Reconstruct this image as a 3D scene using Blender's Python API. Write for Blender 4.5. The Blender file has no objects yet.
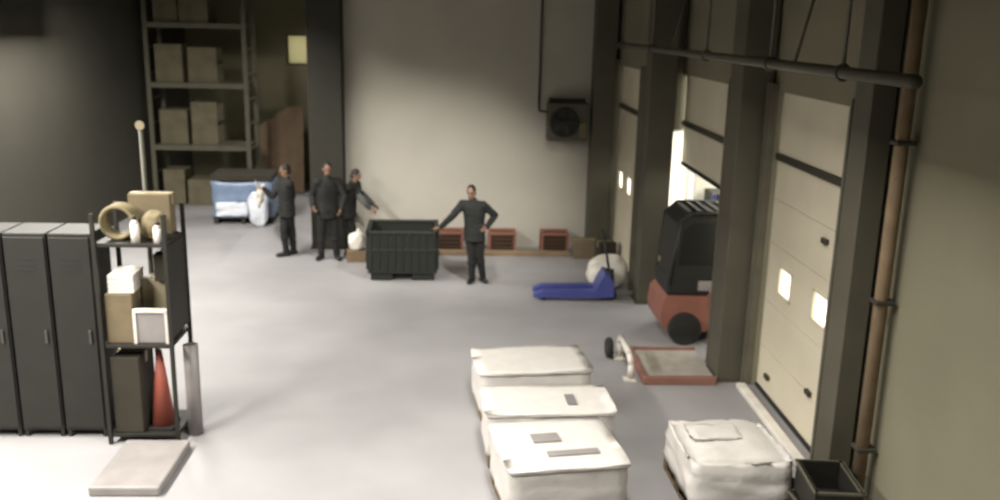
import bpy, bmesh, math, random
from mathutils import Vector, Matrix
random.seed(7)
R = math.radians
S = bpy.context.scene
C = S.collection

# ------------------------------------------------------------------ camera
cam_d = bpy.data.cameras.new('camera'); cam = bpy.data.objects.new('camera', cam_d); C.objects.link(cam)
cam_d.sensor_fit = 'HORIZONTAL'; cam_d.sensor_width = 36; cam_d.lens = 32.4
cam_d.clip_start = .05; cam_d.clip_end = 300
PITCH, YAW, ROLL = R(14.0), R(2.6), R(1.3)
fw = Vector((math.sin(YAW)*math.cos(PITCH), math.cos(YAW)*math.cos(PITCH), -math.sin(PITCH)))
r0 = fw.cross(Vector((0, 0, 1))).normalized(); u0 = r0.cross(fw)
rr = r0*math.cos(ROLL)+u0*math.sin(ROLL); uu = u0*math.cos(ROLL)-r0*math.sin(ROLL)
M = Matrix((rr, uu, -fw)).transposed().to_4x4(); M.translation = (0, 0, 4.5)
cam.matrix_world = M
S.camera = cam
cam_d.dof.use_dof = True; cam_d.dof.focus_distance = 3.0; cam_d.dof.aperture_fstop = 2.6      # the soft, slightly defocused lens

# ------------------------------------------------------------------ world, exposure
w = bpy.data.worlds.new('overcast_sky'); S.world = w; w.use_nodes = True
bg = w.node_tree.nodes['Background']; bg.inputs[0].default_value = (1.0, .98, .92, 1); bg.inputs[1].default_value = 9.0
vs = S.view_settings; vs.view_transform = 'Standard'; vs.look = 'None'; vs.gamma = 1; vs.use_curve_mapping = False
vs.exposure = 0.0
LAMP_POWER = 1150     # each trough lamp
LAMP_COL = (1.0, .955, .90)

# ------------------------------------------------------------------ materials
def lin(c): return tuple((v/255/12.92 if v/255 <= .04045 else ((v/255+.055)/1.055)**2.4) for v in c)
MATS = {}
def mat(name, rgb, rough=.7, metal=0, var=.12, scale=4, bump=0, bscale=40, half=True, **kw):
    if name in MATS: return MATS[name]
    m = bpy.data.materials.new(name); m.use_nodes = True; MATS[name] = m
    nt = m.node_tree; b = nt.nodes['Principled BSDF']
    c = tuple(v*.5 for v in lin(rgb)) if half else lin(rgb)
    tc = nt.nodes.new('ShaderNodeTexCoord'); nz = nt.nodes.new('ShaderNodeTexNoise')
    nz.inputs['Scale'].default_value = scale; nz.inputs['Detail'].default_value = 5
    nt.links.new(tc.outputs['Object'], nz.inputs['Vector'])
    mx = nt.nodes.new('ShaderNodeValToRGB')
    mx.color_ramp.elements[0].position = .3; mx.color_ramp.elements[1].position = .7
    mx.color_ramp.elements[0].color = (*[v*(1-var) for v in c], 1)
    mx.color_ramp.elements[1].color = (*[min(1, v*(1+var)) for v in c], 1)
    nt.links.new(nz.outputs['Fac'], mx.inputs['Fac']); nt.links.new(mx.outputs['Color'], b.inputs['Base Color'])
    b.inputs['Roughness'].default_value = rough; b.inputs['Metallic'].default_value = metal
    if bump:
        n2 = nt.nodes.new('ShaderNodeTexNoise'); n2.inputs['Scale'].default_value = bscale
        nt.links.new(tc.outputs['Object'], n2.inputs['Vector'])
        bp = nt.nodes.new('ShaderNodeBump'); bp.inputs['Strength'].default_value = bump; bp.inputs['Distance'].default_value = .02
        nt.links.new(n2.outputs['Fac'], bp.inputs['Height']); nt.links.new(bp.outputs['Normal'], b.inputs['Normal'])
    for k, v in kw.items(): b.inputs[k].default_value = v
    return m
def translucent(name, rgb):
    m = bpy.data.materials.new(name); m.use_nodes = True; nt = m.node_tree; MATS[name] = m
    out = nt.nodes['Material Output']; nt.nodes.remove(nt.nodes['Principled BSDF'])
    t = nt.nodes.new('ShaderNodeBsdfTranslucent'); d = nt.nodes.new('ShaderNodeBsdfDiffuse'); x = nt.nodes.new('ShaderNodeMixShader')
    nz = nt.nodes.new('ShaderNodeTexNoise'); nz.inputs['Scale'].default_value = 3
    rp = nt.nodes.new('ShaderNodeValToRGB'); c = lin(rgb)
    rp.color_ramp.elements[0].color = (*[v*.92 for v in c], 1); rp.color_ramp.elements[1].color = (*c, 1)
    nt.links.new(nz.outputs['Fac'], rp.inputs['Fac'])
    nt.links.new(rp.outputs['Color'], t.inputs['Color']); nt.links.new(rp.outputs['Color'], d.inputs['Color'])
    x.inputs[0].default_value = .1
    nt.links.new(t.outputs[0], x.inputs[1]); nt.links.new(d.outputs[0], x.inputs[2]); nt.links.new(x.outputs[0], out.inputs['Surface'])
    return m

mat('concrete', (190, 188, 188), .55, var=.10, scale=.8, bump=.05, bscale=30)
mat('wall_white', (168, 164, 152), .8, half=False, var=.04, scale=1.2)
mat('wall_dark', (116, 112, 92), .85, var=.08, scale=1, half=False)
mat('wall_far', (122, 117, 92), .9, var=.1, scale=1, half=False)  # rear wall, cartons and rack lightened to stand in for missing ambient light
mat('far_carton', (98, 92, 72), .9, var=.2, scale=3, half=False)
mat('far_rack', (84, 81, 66), .7, half=False)
mat('column_end', (38, 36, 27), .8, half=False)  # darker copy of the column colour, offsets direct lamp light here
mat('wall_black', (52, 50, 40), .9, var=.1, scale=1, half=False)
mat('ceiling_dark', (120, 116, 92), .9, var=.1, scale=.6, half=False)
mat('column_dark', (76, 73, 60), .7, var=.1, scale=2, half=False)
mat('door_panel', (204, 196, 174), .6, half=False, var=.05, scale=1.5)
mat('door_rail', (70, 66, 54), .6)
mat('rubber', (40, 39, 36), .8)
mat('track_steel', (140, 135, 118), .5, .3)
translucent('frosted_pane', (252, 250, 242))
translucent('dim_pane', (140, 137, 118))
translucent('trailer_roof', (252, 252, 250))
mat('kerb_white', (205, 200, 190), .7, half=False)
mat('pipe_grey', (98, 95, 80), .6, .2)
mat('film_white', (190, 186, 180), .45, half=False, var=.05, scale=6, bump=.25, bscale=14)
mat('trailer_white', (235, 232, 220), .6, half=False)
mat('film_grey', (178, 172, 168), .5)
mat('paper_grey', (150, 145, 142), .8)
mat('carton', (142, 126, 96), .85, var=.12, scale=5)
mat('carton_dark', (66, 60, 46), .9, var=.2, scale=3)
mat('carton_pale', (176, 164, 132), .85)
mat('tape', (196, 178, 132), .4)
mat('pallet_wood', (150, 128, 96), .85, var=.2, scale=9)
mat('timber_tan', (164, 140, 108), .85, var=.15, scale=6)
mat('bin_green', (33, 38, 28), .55, var=.15, scale=5)
mat('crate_red', (126, 82, 66), .6, half=False, var=.12)
mat('crate_inside', (92, 68, 48), .9)
mat('jack_blue', (62, 70, 132), .45, half=False, var=.1)
mat('steel', (120, 118, 112), .4, .7)
mat('sack_white', (218, 213, 200), .7, half=False, var=.06, scale=5, bump=.3, bscale=12)
mat('wrap_blue', (150, 172, 204), .35, var=.16, scale=3, bump=.3, bscale=9)
mat('wrap_pale', (205, 210, 216), .35, half=False, var=.08, scale=4, bump=.3, bscale=9)
mat('fork_red', (134, 88, 74), .5, half=False, var=.08)
mat('machine_dark', (46, 46, 40), .6, var=.15)
mat('cab_glass', (58, 60, 58), .12, var=.1)
mat('seat_black', (34, 34, 32), .7)
mat('plate_steel', (160, 154, 144), .6, .2, half=False, var=.12, scale=8)
mat('edge_red', (124, 88, 76), .6, half=False)
mat('rack_dark', (50, 48, 39), .6, .2)
mat('hose_tan', (150, 136, 98), .7)
mat('trouser_dark', (25, 26, 24), .9, var=.2, scale=8)
mat('cloth_black', (31, 32, 28), .85, var=.2, scale=8)
mat('cloth_navy', (33, 37, 35), .85, var=.2, scale=8)
mat('cloth_grey', (104, 106, 104), .85, var=.15, scale=8)
mat('skin', (176, 136, 108), .55, var=.05)
mat('hair_dark', (38, 32, 26), .7)
mat('eye', (40, 34, 30), .2)
mat('shoe', (30, 29, 27), .6)
mat('cone_red', (190, 98, 78), .6)
mat('locker', (48, 47, 40), .6, .2)
mat('heater', (98, 96, 80), .6, .2)
mat('lamp_housing', (110, 108, 100), .5, .3)
mat('asphalt', (110, 108, 104), .9)
mat('brown_ply', (140, 118, 92), .85)

# ------------------------------------------------------------------ helpers
def bm_(): return bmesh.new()
def bx(bm, x0, x1, y0, y1, z0, z1, bev=0, seg=2):
    vs_ = bmesh.ops.create_cube(bm, size=1)['verts']
    for v in vs_: v.co = ((x0+x1)/2+v.co.x*(x1-x0), (y0+y1)/2+v.co.y*(y1-y0), (z0+z1)/2+v.co.z*(z1-z0))
    if bev:
        es = list({e for v in vs_ for e in v.link_edges})
        bmesh.ops.bevel(bm, geom=es, offset=bev, segments=seg, affect='EDGES', profile=.5)
    return bm
def cyl(bm, p0, p1, r0, r1=None, n=14, caps=True):
    p0, p1 = Vector(p0), Vector(p1); r1 = r0 if r1 is None else r1
    d = p1-p0; L = d.length
    res = bmesh.ops.create_cone(bm, cap_ends=caps, segments=n, radius1=max(r0, 1e-4), radius2=max(r1, 1e-4), depth=L)
    m = Matrix.Translation((p0+p1)/2) @ d.to_track_quat('Z', 'Y').to_matrix().to_4x4()
    bmesh.ops.transform(bm, matrix=m, verts=res['verts']); return bm
def ell(bm, c, rad, rz=0, m=None, n=16):
    res = bmesh.ops.create_uvsphere(bm, u_segments=n, v_segments=max(8, n//2), radius=1)
    mm = Matrix.Translation(c) @ (m.to_4x4() if m else Matrix.Rotation(rz, 4, 'Z')) @ Matrix.Diagonal((*rad, 1))
    bmesh.ops.transform(bm, matrix=mm, verts=res['verts']); return bm
def cap(bm, p0, p1, r0, r1=None, n=12):
    r1 = r0 if r1 is None else r1
    if (Vector(p0)-Vector(p1)).length > 1e-5: cyl(bm, p0, p1, r0, r1, n)
    ell(bm, p0, (r0,)*3, n=n); ell(bm, p1, (r1,)*3, n=n); return bm
def tube(bm, pts, r, n=10):
    for a, b in zip(pts, pts[1:]): cap(bm, a, b, r, r, n)
    return bm
def ring(bm, c, Rr, r, axis='Z', n=28, k=8):
    vv = []
    for i in range(n):
        a = 2*math.pi*i/n; row = []
        for j in range(k):
            b = 2*math.pi*j/k
            p = Vector(((Rr+r*math.cos(b))*math.cos(a), (Rr+r*math.cos(b))*math.sin(a), r*math.sin(b)))
            if axis == 'X': p = Vector((p.z, p.x, p.y))
            if axis == 'Y': p = Vector((p.x, p.z, p.y))
            row.append(bm.verts.new(p+Vector(c)))
        vv.append(row)
    for i in range(n):
        for j in range(k):
            bm.faces.new((vv[i][j], vv[(i+1) % n][j], vv[(i+1) % n][(j+1) % k], vv[i][(j+1) % k]))
    return bm
def prism(bm, poly, axis, a0, a1):
    """poly: 2-D outline; axis 'y': (x,z) outline extruded over y; 'x': (y,z); 'z': (x,y)"""
    def P(p, a): return {'y': (p[0], a, p[1]), 'x': (a, p[0], p[1]), 'z': (p[0], p[1], a)}[axis]
    A = [bm.verts.new(P(p, a0)) for p in poly]; B = [bm.verts.new(P(p, a1)) for p in poly]
    bm.faces.new(A); bm.faces.new(B[::-1])
    n = len(poly)
    for i in range(n): bm.faces.new((A[i], B[i], B[(i+1) % n], A[(i+1) % n]))
    return bm
def mesh_of(bm, smooth=False):
    bmesh.ops.recalc_face_normals(bm, faces=bm.faces[:])
    me = bpy.data.meshes.new('mesh'); bm.to_mesh(me); bm.free()
    if smooth:
        for p in me.polygons: p.use_smooth = True
    return me
def obj(name, bm, m, parent=None, smooth=False, loc=None, rz=0):
    me = bm if isinstance(bm, bpy.types.Mesh) else mesh_of(bm, smooth)
    me.materials.clear(); me.materials.append(MATS[m]); me.name = name
    o = bpy.data.objects.new(name, me); C.objects.link(o)
    if parent: o.parent = parent
    if loc: o.location = loc
    if rz: o.rotation_euler = (0, 0, rz)
    return o
def tag(o, label, cat, group=None):
    o['label'] = label; o['category'] = cat
    if group: o['group'] = group
    return o
def thing(name, label, cat, loc=(0, 0, 0), rz=0, group=None):
    o = bpy.data.objects.new(name, None); C.objects.link(o); o.empty_display_size = .1
    o.location = loc; o.rotation_euler = (0, 0, rz); return tag(o, label, cat, group)
def struct(name, bm, m, parent=None, loc=None):
    o = obj(name, bm, m, parent, loc=loc)
    if not parent: o['kind'] = 'structure'
    return o
def struct_root(name, loc):
    o = bpy.data.objects.new(name, None); C.objects.link(o); o.location = loc; o['kind'] = 'structure'; return o
def dup(root, loc, rz=0, label=None, group=None):
    r_ = root.copy(); C.objects.link(r_); r_.location = loc; r_.rotation_euler = (0, 0, rz)
    if label: r_['label'] = label
    if group: r_['group'] = group
    for ch in list(root.children):
        c = ch.copy(); C.objects.link(c); c.parent = r_
        for g in list(ch.children):
            d = g.copy(); C.objects.link(d); d.parent = c
    return r_
def remesh(bm, voxel, smooth_it=4):
    me = mesh_of(bm); o = bpy.data.objects.new('tmp', me); C.objects.link(o)
    md = o.modifiers.new('r', 'REMESH'); md.mode = 'VOXEL'; md.voxel_size = voxel
    ms = o.modifiers.new('s', 'SMOOTH'); ms.iterations = smooth_it; ms.factor = .5
    dg = bpy.context.evaluated_depsgraph_get()
    out = bpy.data.meshes.new_from_object(o.evaluated_get(dg))
    bpy.data.objects.remove(o); bpy.data.meshes.remove(me)
    for p in out.polygons: p.use_smooth = True
    return out
def lumpy_box(sx, sy, sz, amp=.02, div=8, seed=0, taper=0, bulge=0, sag=0):
    """wrapped load, base at z=0, centred in x,y"""
    rn = random.Random(seed); bm = bm_()
    bmesh.ops.create_cube(bm, size=2)
    bmesh.ops.subdivide_edges(bm, edges=bm.edges[:], cuts=div, use_grid_fill=True)
    from mathutils import noise
    for v in bm.verts:
        x, y, z = v.co
        k = 1-taper*(z+1)/2+bulge*(1-z*z)
        # round the vertical and top edges a little
        rx = x*k*(1-.03*abs(y)**6); ry = y*k*(1-.03*abs(x)**6)
        p = Vector((rx*sx/2, ry*sy/2, (z+1)*sz/2))
        n = noise.noise_vector(Vector((x*2.1+seed*9.3, y*2.1, z*2.1)))
        n2 = noise.noise_vector(Vector((x*6+seed, y*6, z*6)))
        p += n*amp+n2*amp*.4
        if z > .99: p.z -= sag*(abs(x)**4+abs(y)**4)*.5
        if z < -.99: p.z = 0
        p.z = max(p.z, 0)
        v.co = p
    return bm

# ================================================================== SETTING
struct('floor', bx(bm_(), -7.7, 4.05, -3.2, 26.2, -.2, 0), 'concrete')
struct('ceiling', bx(bm_(), -7.9, 4.2, -3.4, 26.4, 6.0, 6.2), 'ceiling_dark')
struct('wall_back', bx(bm_(), -2.35, 3.1, 18.3, 18.5, 0, 6.0), 'wall_white')
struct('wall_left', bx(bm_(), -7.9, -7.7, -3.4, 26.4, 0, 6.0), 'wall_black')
struct('wall_front', bx(bm_(), -7.7, 4.2, -3.4, -3.2, 0, 6.0), 'wall_dark')
# far dim wall with a small window
bm = bm_()
bx(bm, -7.7, -4.92, 26.0, 26.2, 0, 6); bx(bm, -4.16, 3.4, 26.0, 26.2, 0, 6)
bx(bm, -4.92, -4.16, 26.0, 26.2, 0, 3.3); bx(bm, -4.92, -4.16, 26.0, 26.2, 4.14, 6)
struct('wall_far', bm, 'wall_far')
wr = struct_root('window_1', (-4.54, 26.05, 3.3))
bm = bm_(); bx(bm, -.38, -.34, -.03, .05, 0, .84); bx(bm, .34, .38, -.03, .05, 0, .84); bx(bm, -.34, .34, -.03, .05, .80, .84); bx(bm, -.34, .34, -.03, .05, 0, .04)
obj('window_frame', bm, 'rack_dark', wr)
obj('pane', bx(bm_(), -.34, .34, 0, .015, .04, .80), 'dim_pane', wr)
# wall behind the partition on the right
struct('wall_side', bx(bm_(), 3.1, 3.3, 18.5, 26.2, 0, 6), 'wall_far')

# door wall: three bays stepping inwards at each column
DT = 3.8
bays = [(3.83, -3.2, 11.3, 8.55, 10.88), (3.58, 11.3, 14.75, 11.75, 14.74), (3.10, 14.75, 18.5, 15.25, 17.95)]
bm = bm_()
for X, y0, y1, d0, d1 in bays:
    bx(bm, X, X+.22, y0, d0, 0, 6); bx(bm, X, X+.22, d0, d1, DT, 6)
    if y1-d1 > .05: bx(bm, X, X+.22, d1, y1, 0, 6)
bx(bm, 3.58, 4.05, 11.3, 11.5, 0, 6); bx(bm, 3.1, 3.44, 14.75, 14.95, 0, 6); bx(bm, 3.44, 3.80, 14.75, 14.95, 0, 1.40); bx(bm, 3.44, 3.80, 14.75, 14.95, 2.9, 6)
struct('wall_right', bm, 'wall_dark')

def sectional_door(name, X, d0, d1, zb, win=()):
    root = struct_root(name, (X, (d0+d1)/2, 0)); hw = (d1-d0)/2; yc = (d0+d1)/2
    zs = [0, .6, 1.2, 1.95, 2.5, 2.98]
    zs = [z for z in zs if z > zb+.2]; zs = [zb+.06]+zs
    for a, b in zip(zs, zs[1:]):
        bm = bm_(); ws = [wd for wd in win if a < wd[1] < b]
        cuts = sorted([(wd[0]-yc-.20, wd[0]-yc+.20, wd[1]-.17, wd[1]+.17) for wd in ws])
        y = -hw+.02
        for c in cuts:
            bx(bm, .06, .11, y, c[0], a+.004, b-.004); bx(bm, .06, .11, c[0], c[1], a+.004, c[2]); bx(bm, .06, .11, c[0], c[1], c[3], b-.004); y = c[1]
        bx(bm, .06, .11, y, hw-.02, a+.004, b-.004)
        obj('panel', bm, 'door_panel', root)
    obj('rail', bx(bm_(), .02, .12, -hw+.02, hw-.02, 2.98, 3.06, .008), 'door_rail', root)
    obj('panel', bx(bm_(), .06, .11, -hw+.02, hw-.02, 3.064, DT-.004), 'door_panel', root)
    obj('bottom_seal', bx(bm_(), .04, .12, -hw+.02, hw-.02, zb+.0, zb+.06, .01), 'rubber', root)
    for wy, wz in win:
        y = wy-yc
        bm = bm_(); ringpts = []
        for s in (-1, 1):
            bx(bm, .045, .125, y+s*.20-.018, y+s*.20+.018, wz-.185, wz+.185, .006); bx(bm, .045, .125, y-.218, y+.218, wz+s*.17-.018, wz+s*.17+.018, .006)
        f = obj('window_frame', bm, 'door_panel', root)
        obj('pane', bx(bm_(), .075, .085, y-.185, y+.185, wz-.155, wz+.155, .004), 'frosted_pane', f)
    return root
D1 = sectional_door('door_1', 3.83, 8.55, 10.88, 0, [(10.21, 1.57), (9.13, 1.60)])
for yy, zz in ((-.55, 2.35), (.75, .28), (-.55, .62)):
    h = obj('handle', bx(bm_(), .02, .062, yy-.07, yy+.07, zz-.03, zz+.03, .008), 'door_rail', D1)
D2 = sectional_door('door_2', 3.58, 11.75, 14.70, 2.33)
D3 = sectional_door('door_3', 3.10, 15.25, 17.95, 0, [(17.50, 1.60), (16.62, 1.62)])
# vertical tracks at both sides of each door
n = 1
for X, y0, y1, d0, d1 in bays:
    for yy in ((d0-.09, d1+.0) if X != 3.58 else (d0-.09,)):
        bm = bm_(); bx(bm, X-.09, X, yy, yy+.09, 0, DT+.1, .006)
        bx(bm, X-.13, X-.09, yy+.02, yy+.07, 0, DT+.1)
        struct('trim_%d' % n, bm, 'track_steel'); n += 1
# white kerb along the near door, dark sill
struct('trim_7', bx(bm_(), 3.60, 3.72, 8.45, 10.80, 0, .07, .015), 'kerb_white')

wr = struct_root('added_window_2', (3.62, 14.80, 1.40))  # added pane, lets in daylight to make the door reveal bright
bm = bm_(); bx(bm, -.18, -.16, -.03, .05, 0, 1.5); bx(bm, .16, .18, -.03, .05, 0, 1.5); bx(bm, -.16, .16, -.03, .05, 0, .03); bx(bm, -.16, .16, -.03, .05, 1.47, 1.5)
obj('window_frame', bm, 'kerb_white', wr)
obj('pane', bx(bm_(), -.16, .16, 0, .012, .03, 1.47), 'frosted_pane', wr)
# dark steel columns
def column(loc, sx, sy, label, m='column_dark'):
    t = thing('steel_column', label, 'column', loc)
    obj('shaft', bx(bm_(), -sx/2, sx/2, -sy/2, sy/2, .02, 5.98, .012), m, t)
    obj('base_plate', bx(bm_(), -sx/2-.03, sx/2+.03, -sy/2-.03, sy/2+.03, 0, .02), m, t)
    return t
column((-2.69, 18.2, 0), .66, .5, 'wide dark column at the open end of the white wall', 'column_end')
column((3.60, 11.24, 0), .40, .5, 'dark column between the closed door and the open dock door')
column((3.20, 14.62, 0), .43, .42, 'dark column between the open dock door and the far closed door')
column((2.80, 18.08, 0), .42, .38, 'dark column in the corner beside the far closed door and white wall')
column((3.68, 7.98, 0), .22, .36, 'dark column beside the kerbed closed door, next to the tan downpipe')
t = thing('downpipe', 'tan vertical downpipe on the dark wall beside dark crates', 'pipe', (3.70, 7.42, 0))
obj('pipe', cyl(bm_(), (0, 0, .02), (0, 0, 5.95), .06, n=16), 'timber_tan', t, True)
for z in (.8, 2.2, 3.6): obj('clamp', bx(bm_(), -.075, .10, -.075, .075, z, z+.04, .008), 'door_rail', t)

# suspended pipe with hangers over the doors
t = thing('suspended_pipe', 'grey pipe hung on rods from the ceiling along the dock doors', 'pipe', (2.78, 0, 0))
obj('pipe', cyl(bm_(), (0, 5.5, 4.22), (0, 16.4, 4.22), .045, n=14), 'pipe_grey', t, True)
for y in (6.6, 8.2, 10.4, 13.4, 16.0):
    obj('hanger_rod', cyl(bm_(), (0, y, 4.2), (0, y, 6.0), .016, n=8), 'pipe_grey', t, True)
    obj('clamp', ring(bm_(), (0, y, 4.22), .055, .014, 'Y', 16, 6), 'pipe_grey', t, True)
for y in (7.6, 12.2):
    obj('brace', cyl(bm_(), (0, y, 4.24), (.55, y+.5, 5.98), .014, n=8), 'pipe_grey', t, True)
# ceiling beams
for i, y in enumerate((3, 8, 13, 21)):
    bm = bm_(); bx(bm, -7.7, 3.05, y-.12, y+.12, 5.94, 5.999); bx(bm, -7.7, 3.05, y-.02, y+.02, 5.7, 5.94); bx(bm, -7.7, 3.05, y-.12, y+.12, 5.64, 5.70)
    struct('trim_%d' % (10+i), bm, 'column_dark')

# trough lamps in a row at the left, above the frame
def trough_lamp(x, y, k, label='long grey trough lamp hung under the ceiling above the lockers', group='trough lamps in a row'):
    t = thing('trough_lamp', label, 'lamp', (x, y, 5.7), 0, group)
    bm = bm_(); bx(bm, -.72, .72, -1.7, 1.7, .10, .14)
    bx(bm, .68, .72, -1.74, 1.74, -.55 if x > 0 else -.29, .10); bx(bm, -.72, -.68, -1.74, 1.74, -.29 if x > -3 else -.8, .10)  # side and end plates deepened to keep light off walls and doors
    for s in (-1, 1): bx(bm, -.68, .68, s*1.72-.02, s*1.72+.02, -.34, .14)
    obj('housing', bm, 'lamp_housing', t)
    for s in (-1, 1): obj('hanger_rod', cyl(bm_(), (0, s*1.3, .14), (0, s*1.3, .3), .012, n=8), 'lamp_housing', t)
    ld = bpy.data.lights.new('lamp_light', 'AREA'); ld.shape = 'RECTANGLE'; ld.size = .56; ld.size_y = 3.2
    ld.energy = LAMP_POWER*k; ld.color = LAMP_COL
    lo = bpy.data.objects.new('lamp_light', ld); C.objects.link(lo); lo.parent = t; lo.location = (0, 0, .06)
    return t
for y, k in ((4.6, 1.1), (8.2, .88), (11.8, .35), (15.4, .70)): trough_lamp(-6.2, y, k, 'long grey trough lamp hung under the ceiling '+{4.6: 'in front of the lockers', 8.2: 'directly above the lockers', 11.8: 'between the lockers and the rear rack', 15.4: 'nearest the rear rack and white wall'}[y])
trough_lamp(.6, 6.2, .46, 'added grey trough lamp out of view above the white wrapped loads', None)  # added to brighten the floor and doors at right
trough_lamp(-1.2, 22.0, .26, 'added dim trough lamp out of view behind the white wall', None)  # added to lift the dark rear racks

# added flood lamp out of view, brightens the white wall
t = thing('added_floodlight', 'added grey flood lamp out of view, aimed at the white wall', 'lamp', (1.6, 11.5, 5.5))
aim = (Vector((-.9, 18.3, -.3))-Vector((1.6, 11.5, 5.5))).normalized(); mq = aim.to_track_quat('-Z', 'Y').to_matrix().to_4x4()
bm = bm_(); bx(bm, -.2, .2, -.15, .15, .03, .18, .03); bmesh.ops.transform(bm, matrix=mq, verts=bm.verts[:]); obj('housing', bm, 'lamp_housing', t)
bm = bm_(); tube(bm, [(-.24, 0, .0), (-.24, 0, .3), (.24, 0, .3), (.24, 0, .0)], .015); cyl(bm, (0, 0, .3), (0, 0, .5), .02); obj('yoke', bm, 'lamp_housing', t)
ld = bpy.data.lights.new('flood_fill_light', 'SPOT'); ld.energy = 1900; ld.color = LAMP_COL; ld.spot_size = R(52); ld.spot_blend = 1.0; ld.shadow_soft_size = .15
lo = bpy.data.objects.new('flood_fill_light', ld); C.objects.link(lo); lo.parent = t; lo.rotation_euler = aim.to_track_quat('-Z', 'Y').to_euler(); lo.location = aim*.02

# outside: yard, docked trailer
struct('ground_outside', bx(bm_(), 4.3, 40, -30, 50, -1.4, -1.2), 'asphalt')
t = thing('trailer', 'white trailer box docked behind the open door', 'trailer', (3.9, 13.12, 0))
obj('deck', bx(bm_(), -.08, 7, -1.25, 1.25, -.15, -.003), 'film_grey', t)
for s in (-1, 1): obj('side_wall', bx(bm_(), -.08, 7, s*1.28-.03, s*1.28+.03, -.15, 2.7), 'trailer_white', t)
obj('front_wall', bx(bm_(), 6.95, 7.0, -1.25, 1.25, 0, 2.7), 'trailer_white', t)
obj('roof', bx(bm_(), -.08, 7, -1.31, 1.31, 2.70, 2.73), 'trailer_roof', t)
obj('chassis', bx(bm_(), .3, 7, -.5, .5, -.5, -.15), 'machine_dark', t)
for xx in (4.2, 5.6):
    for s in (-1, 1):
        wv = obj('wheel', cyl(bm_(), (xx, s*.85, -.7), (xx, s*1.2, -.7), .5, n=24), 'rubber', t, False)
t = thing('trailer_load', 'white wrapped load standing inside the docked trailer', 'load', (4.30, 13.96, 0))
obj('body', lumpy_box(.86, .62, 1.50, .015, 8, 61), 'trailer_white', t, True)
t = thing('dark_carton', 'dark carton with blue corner strip on the load inside the trailer', 'carton', (4.32, 13.96, 1.52))
obj('box', bx(bm_(), -.38, .40, -.28, .28, 0, .50, .01), 'machine_dark', t)
obj('corner_strip', bx(bm_(), -.40, -.34, -.295, -.22, 0, .50, .01), 'jack_blue', t)

# ================================================================== OBJECTS
# ---- pallets with wrapped loads
def make_pallet(label, loc, rz, sx=1.2, sy=.9, group=None, m='pallet_wood'):
    t = thing('wooden_pallet', label, 'pallet', loc, rz, group)
    me = None
    for i in range(6):
        y = -sy/2+.06+i*(sy-.12)/5
        if me is None: me = mesh_of(bx(bm_(), -sx/2, sx/2, -.055, .055, 0, .022, .003, 1))
        obj('deck_board', me, m, t, loc=(0, y, .12))
    mb = mesh_of(bx(bm_(), -.05, .05, -.06, .06, 0, .098))
    mr = mesh_of(bx(bm_(), -.05, .05, -sy/2, sy/2, 0, .022))
    for x in (-sx/2+.05, 0, sx/2-.05):
        obj('runner', mr, m, t, loc=(x, 0, 0))
        for y in (-sy/2+.06, 0, sy/2-.06): obj('block', mb, m, t, loc=(x, y, .022))
    return t
stacks = [  # centre x,y ; size ; rot ; height of load ; words
    (0.86, 10.18, 1.34, .86, R(6), .46, 'farthest from the dark chock', 1),
    (0.95, 8.97, 1.36, .74, R(3), .46, 'middle', 2),
    (0.95, 7.93, 1.14, 1.02, R(9), .46, 'front', 3)]
PL = ['wooden pallet under the plain white wrapped load behind the other two',
      'wooden pallet under the white wrapped load that carries one grey label',
      'wooden pallet under the white wrapped load with two grey sheets']
LL = ['plain white film-wrapped load on a pallet, nearest the blue pallet truck',
      'white film-wrapped load with one small grey label, between two other loads',
      'white film-wrapped load with two grey sheets lying on top']
for i, (x, y, sx, sy, rz, h, _, sd) in enumerate(stacks):
    make_pallet(PL[i], (x, y, 0), rz, sx*.96, sy*.96)
    t = thing('wrapped_load', LL[i], 'load', (x, y, .143), rz)
    obj('body', lumpy_box(sx, sy, h-.02, .015, 9, sd), 'film_white', t, True)
    # loose top sheet, slightly overhanging
    bm = lumpy_box(sx*1.03, sy*1.03, .03, .008, 9, sd+5)
    o = obj('top_sheet', bm, 'film_white', t, True, loc=(0, 0, h-.022))
    zt = h+.012
    if i == 1: obj('paper_label', bx(bm_(), .20, .30, -.16, .10, zt, zt+.012), 'paper_grey', t)
    if i == 2:
        obj('paper_sheet', bx(bm_(), -.22, .05, .02, .20, zt, zt+.012), 'film_grey', t); obj('paper_sheet', bx(bm_(), -.15, .35, -.28, -.18, zt, zt+.012), 'film_grey', t)
make_pallet('wooden pallet under the slumped white load beside the kerbed door', (2.68, 8.13, 0), R(2), .98, .98)
t = thing('wrapped_load', 'slumped white film-wrapped load on a pallet beside the kerbed door', 'load', (2.68, 8.13, .143), R(2))
obj('body', lumpy_box(1.02, 1.02, .44, .03, 10, 21, .06, .02, .10), 'film_white', t, True)
obj('film_tail', lumpy_box(.5, .34, .03, .02, 6, 5), 'film_white', t, True, loc=(-.12, .1, .43))

# ---- dark green bulk bin the man leans on
t = thing('bulk_bin', 'dark green ribbed bulk bin with feet beside the leaning person', 'bin', (-1.05, 16.12, 0), R(2))
bm = bm_(); SX, SY = 1.20, .95
for s in (-1, 1):
    bx(bm, s*SX/2-.02, s*SX/2+.02, -SY/2, SY/2, .14, .90, .01); bx(bm, -SX/2, SX/2, s*SY/2-.02, s*SY/2+.02, .14, .90, .01)
bx(bm, -SX/2, SX/2, -SY/2, SY/2, .14, .20)
obj('body', bm, 'bin_green', t)
bm = bm_()
for s in (-1, 1):
    bx(bm, s*(SX/2+.01)-.04, s*(SX/2+.01)+.04, -SY/2-.05, SY/2+.05, .865, .92, .012); bx(bm, -SX/2-.05, SX/2+.05, s*(SY/2+.01)-.04, s*(SY/2+.01)+.04, .865, .92, .012)
obj('rim', bm, 'bin_green', t)
rib = mesh_of(bx(bm_(), -.022, .022, -.035, .0, .2, .866, .008, 1))
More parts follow.
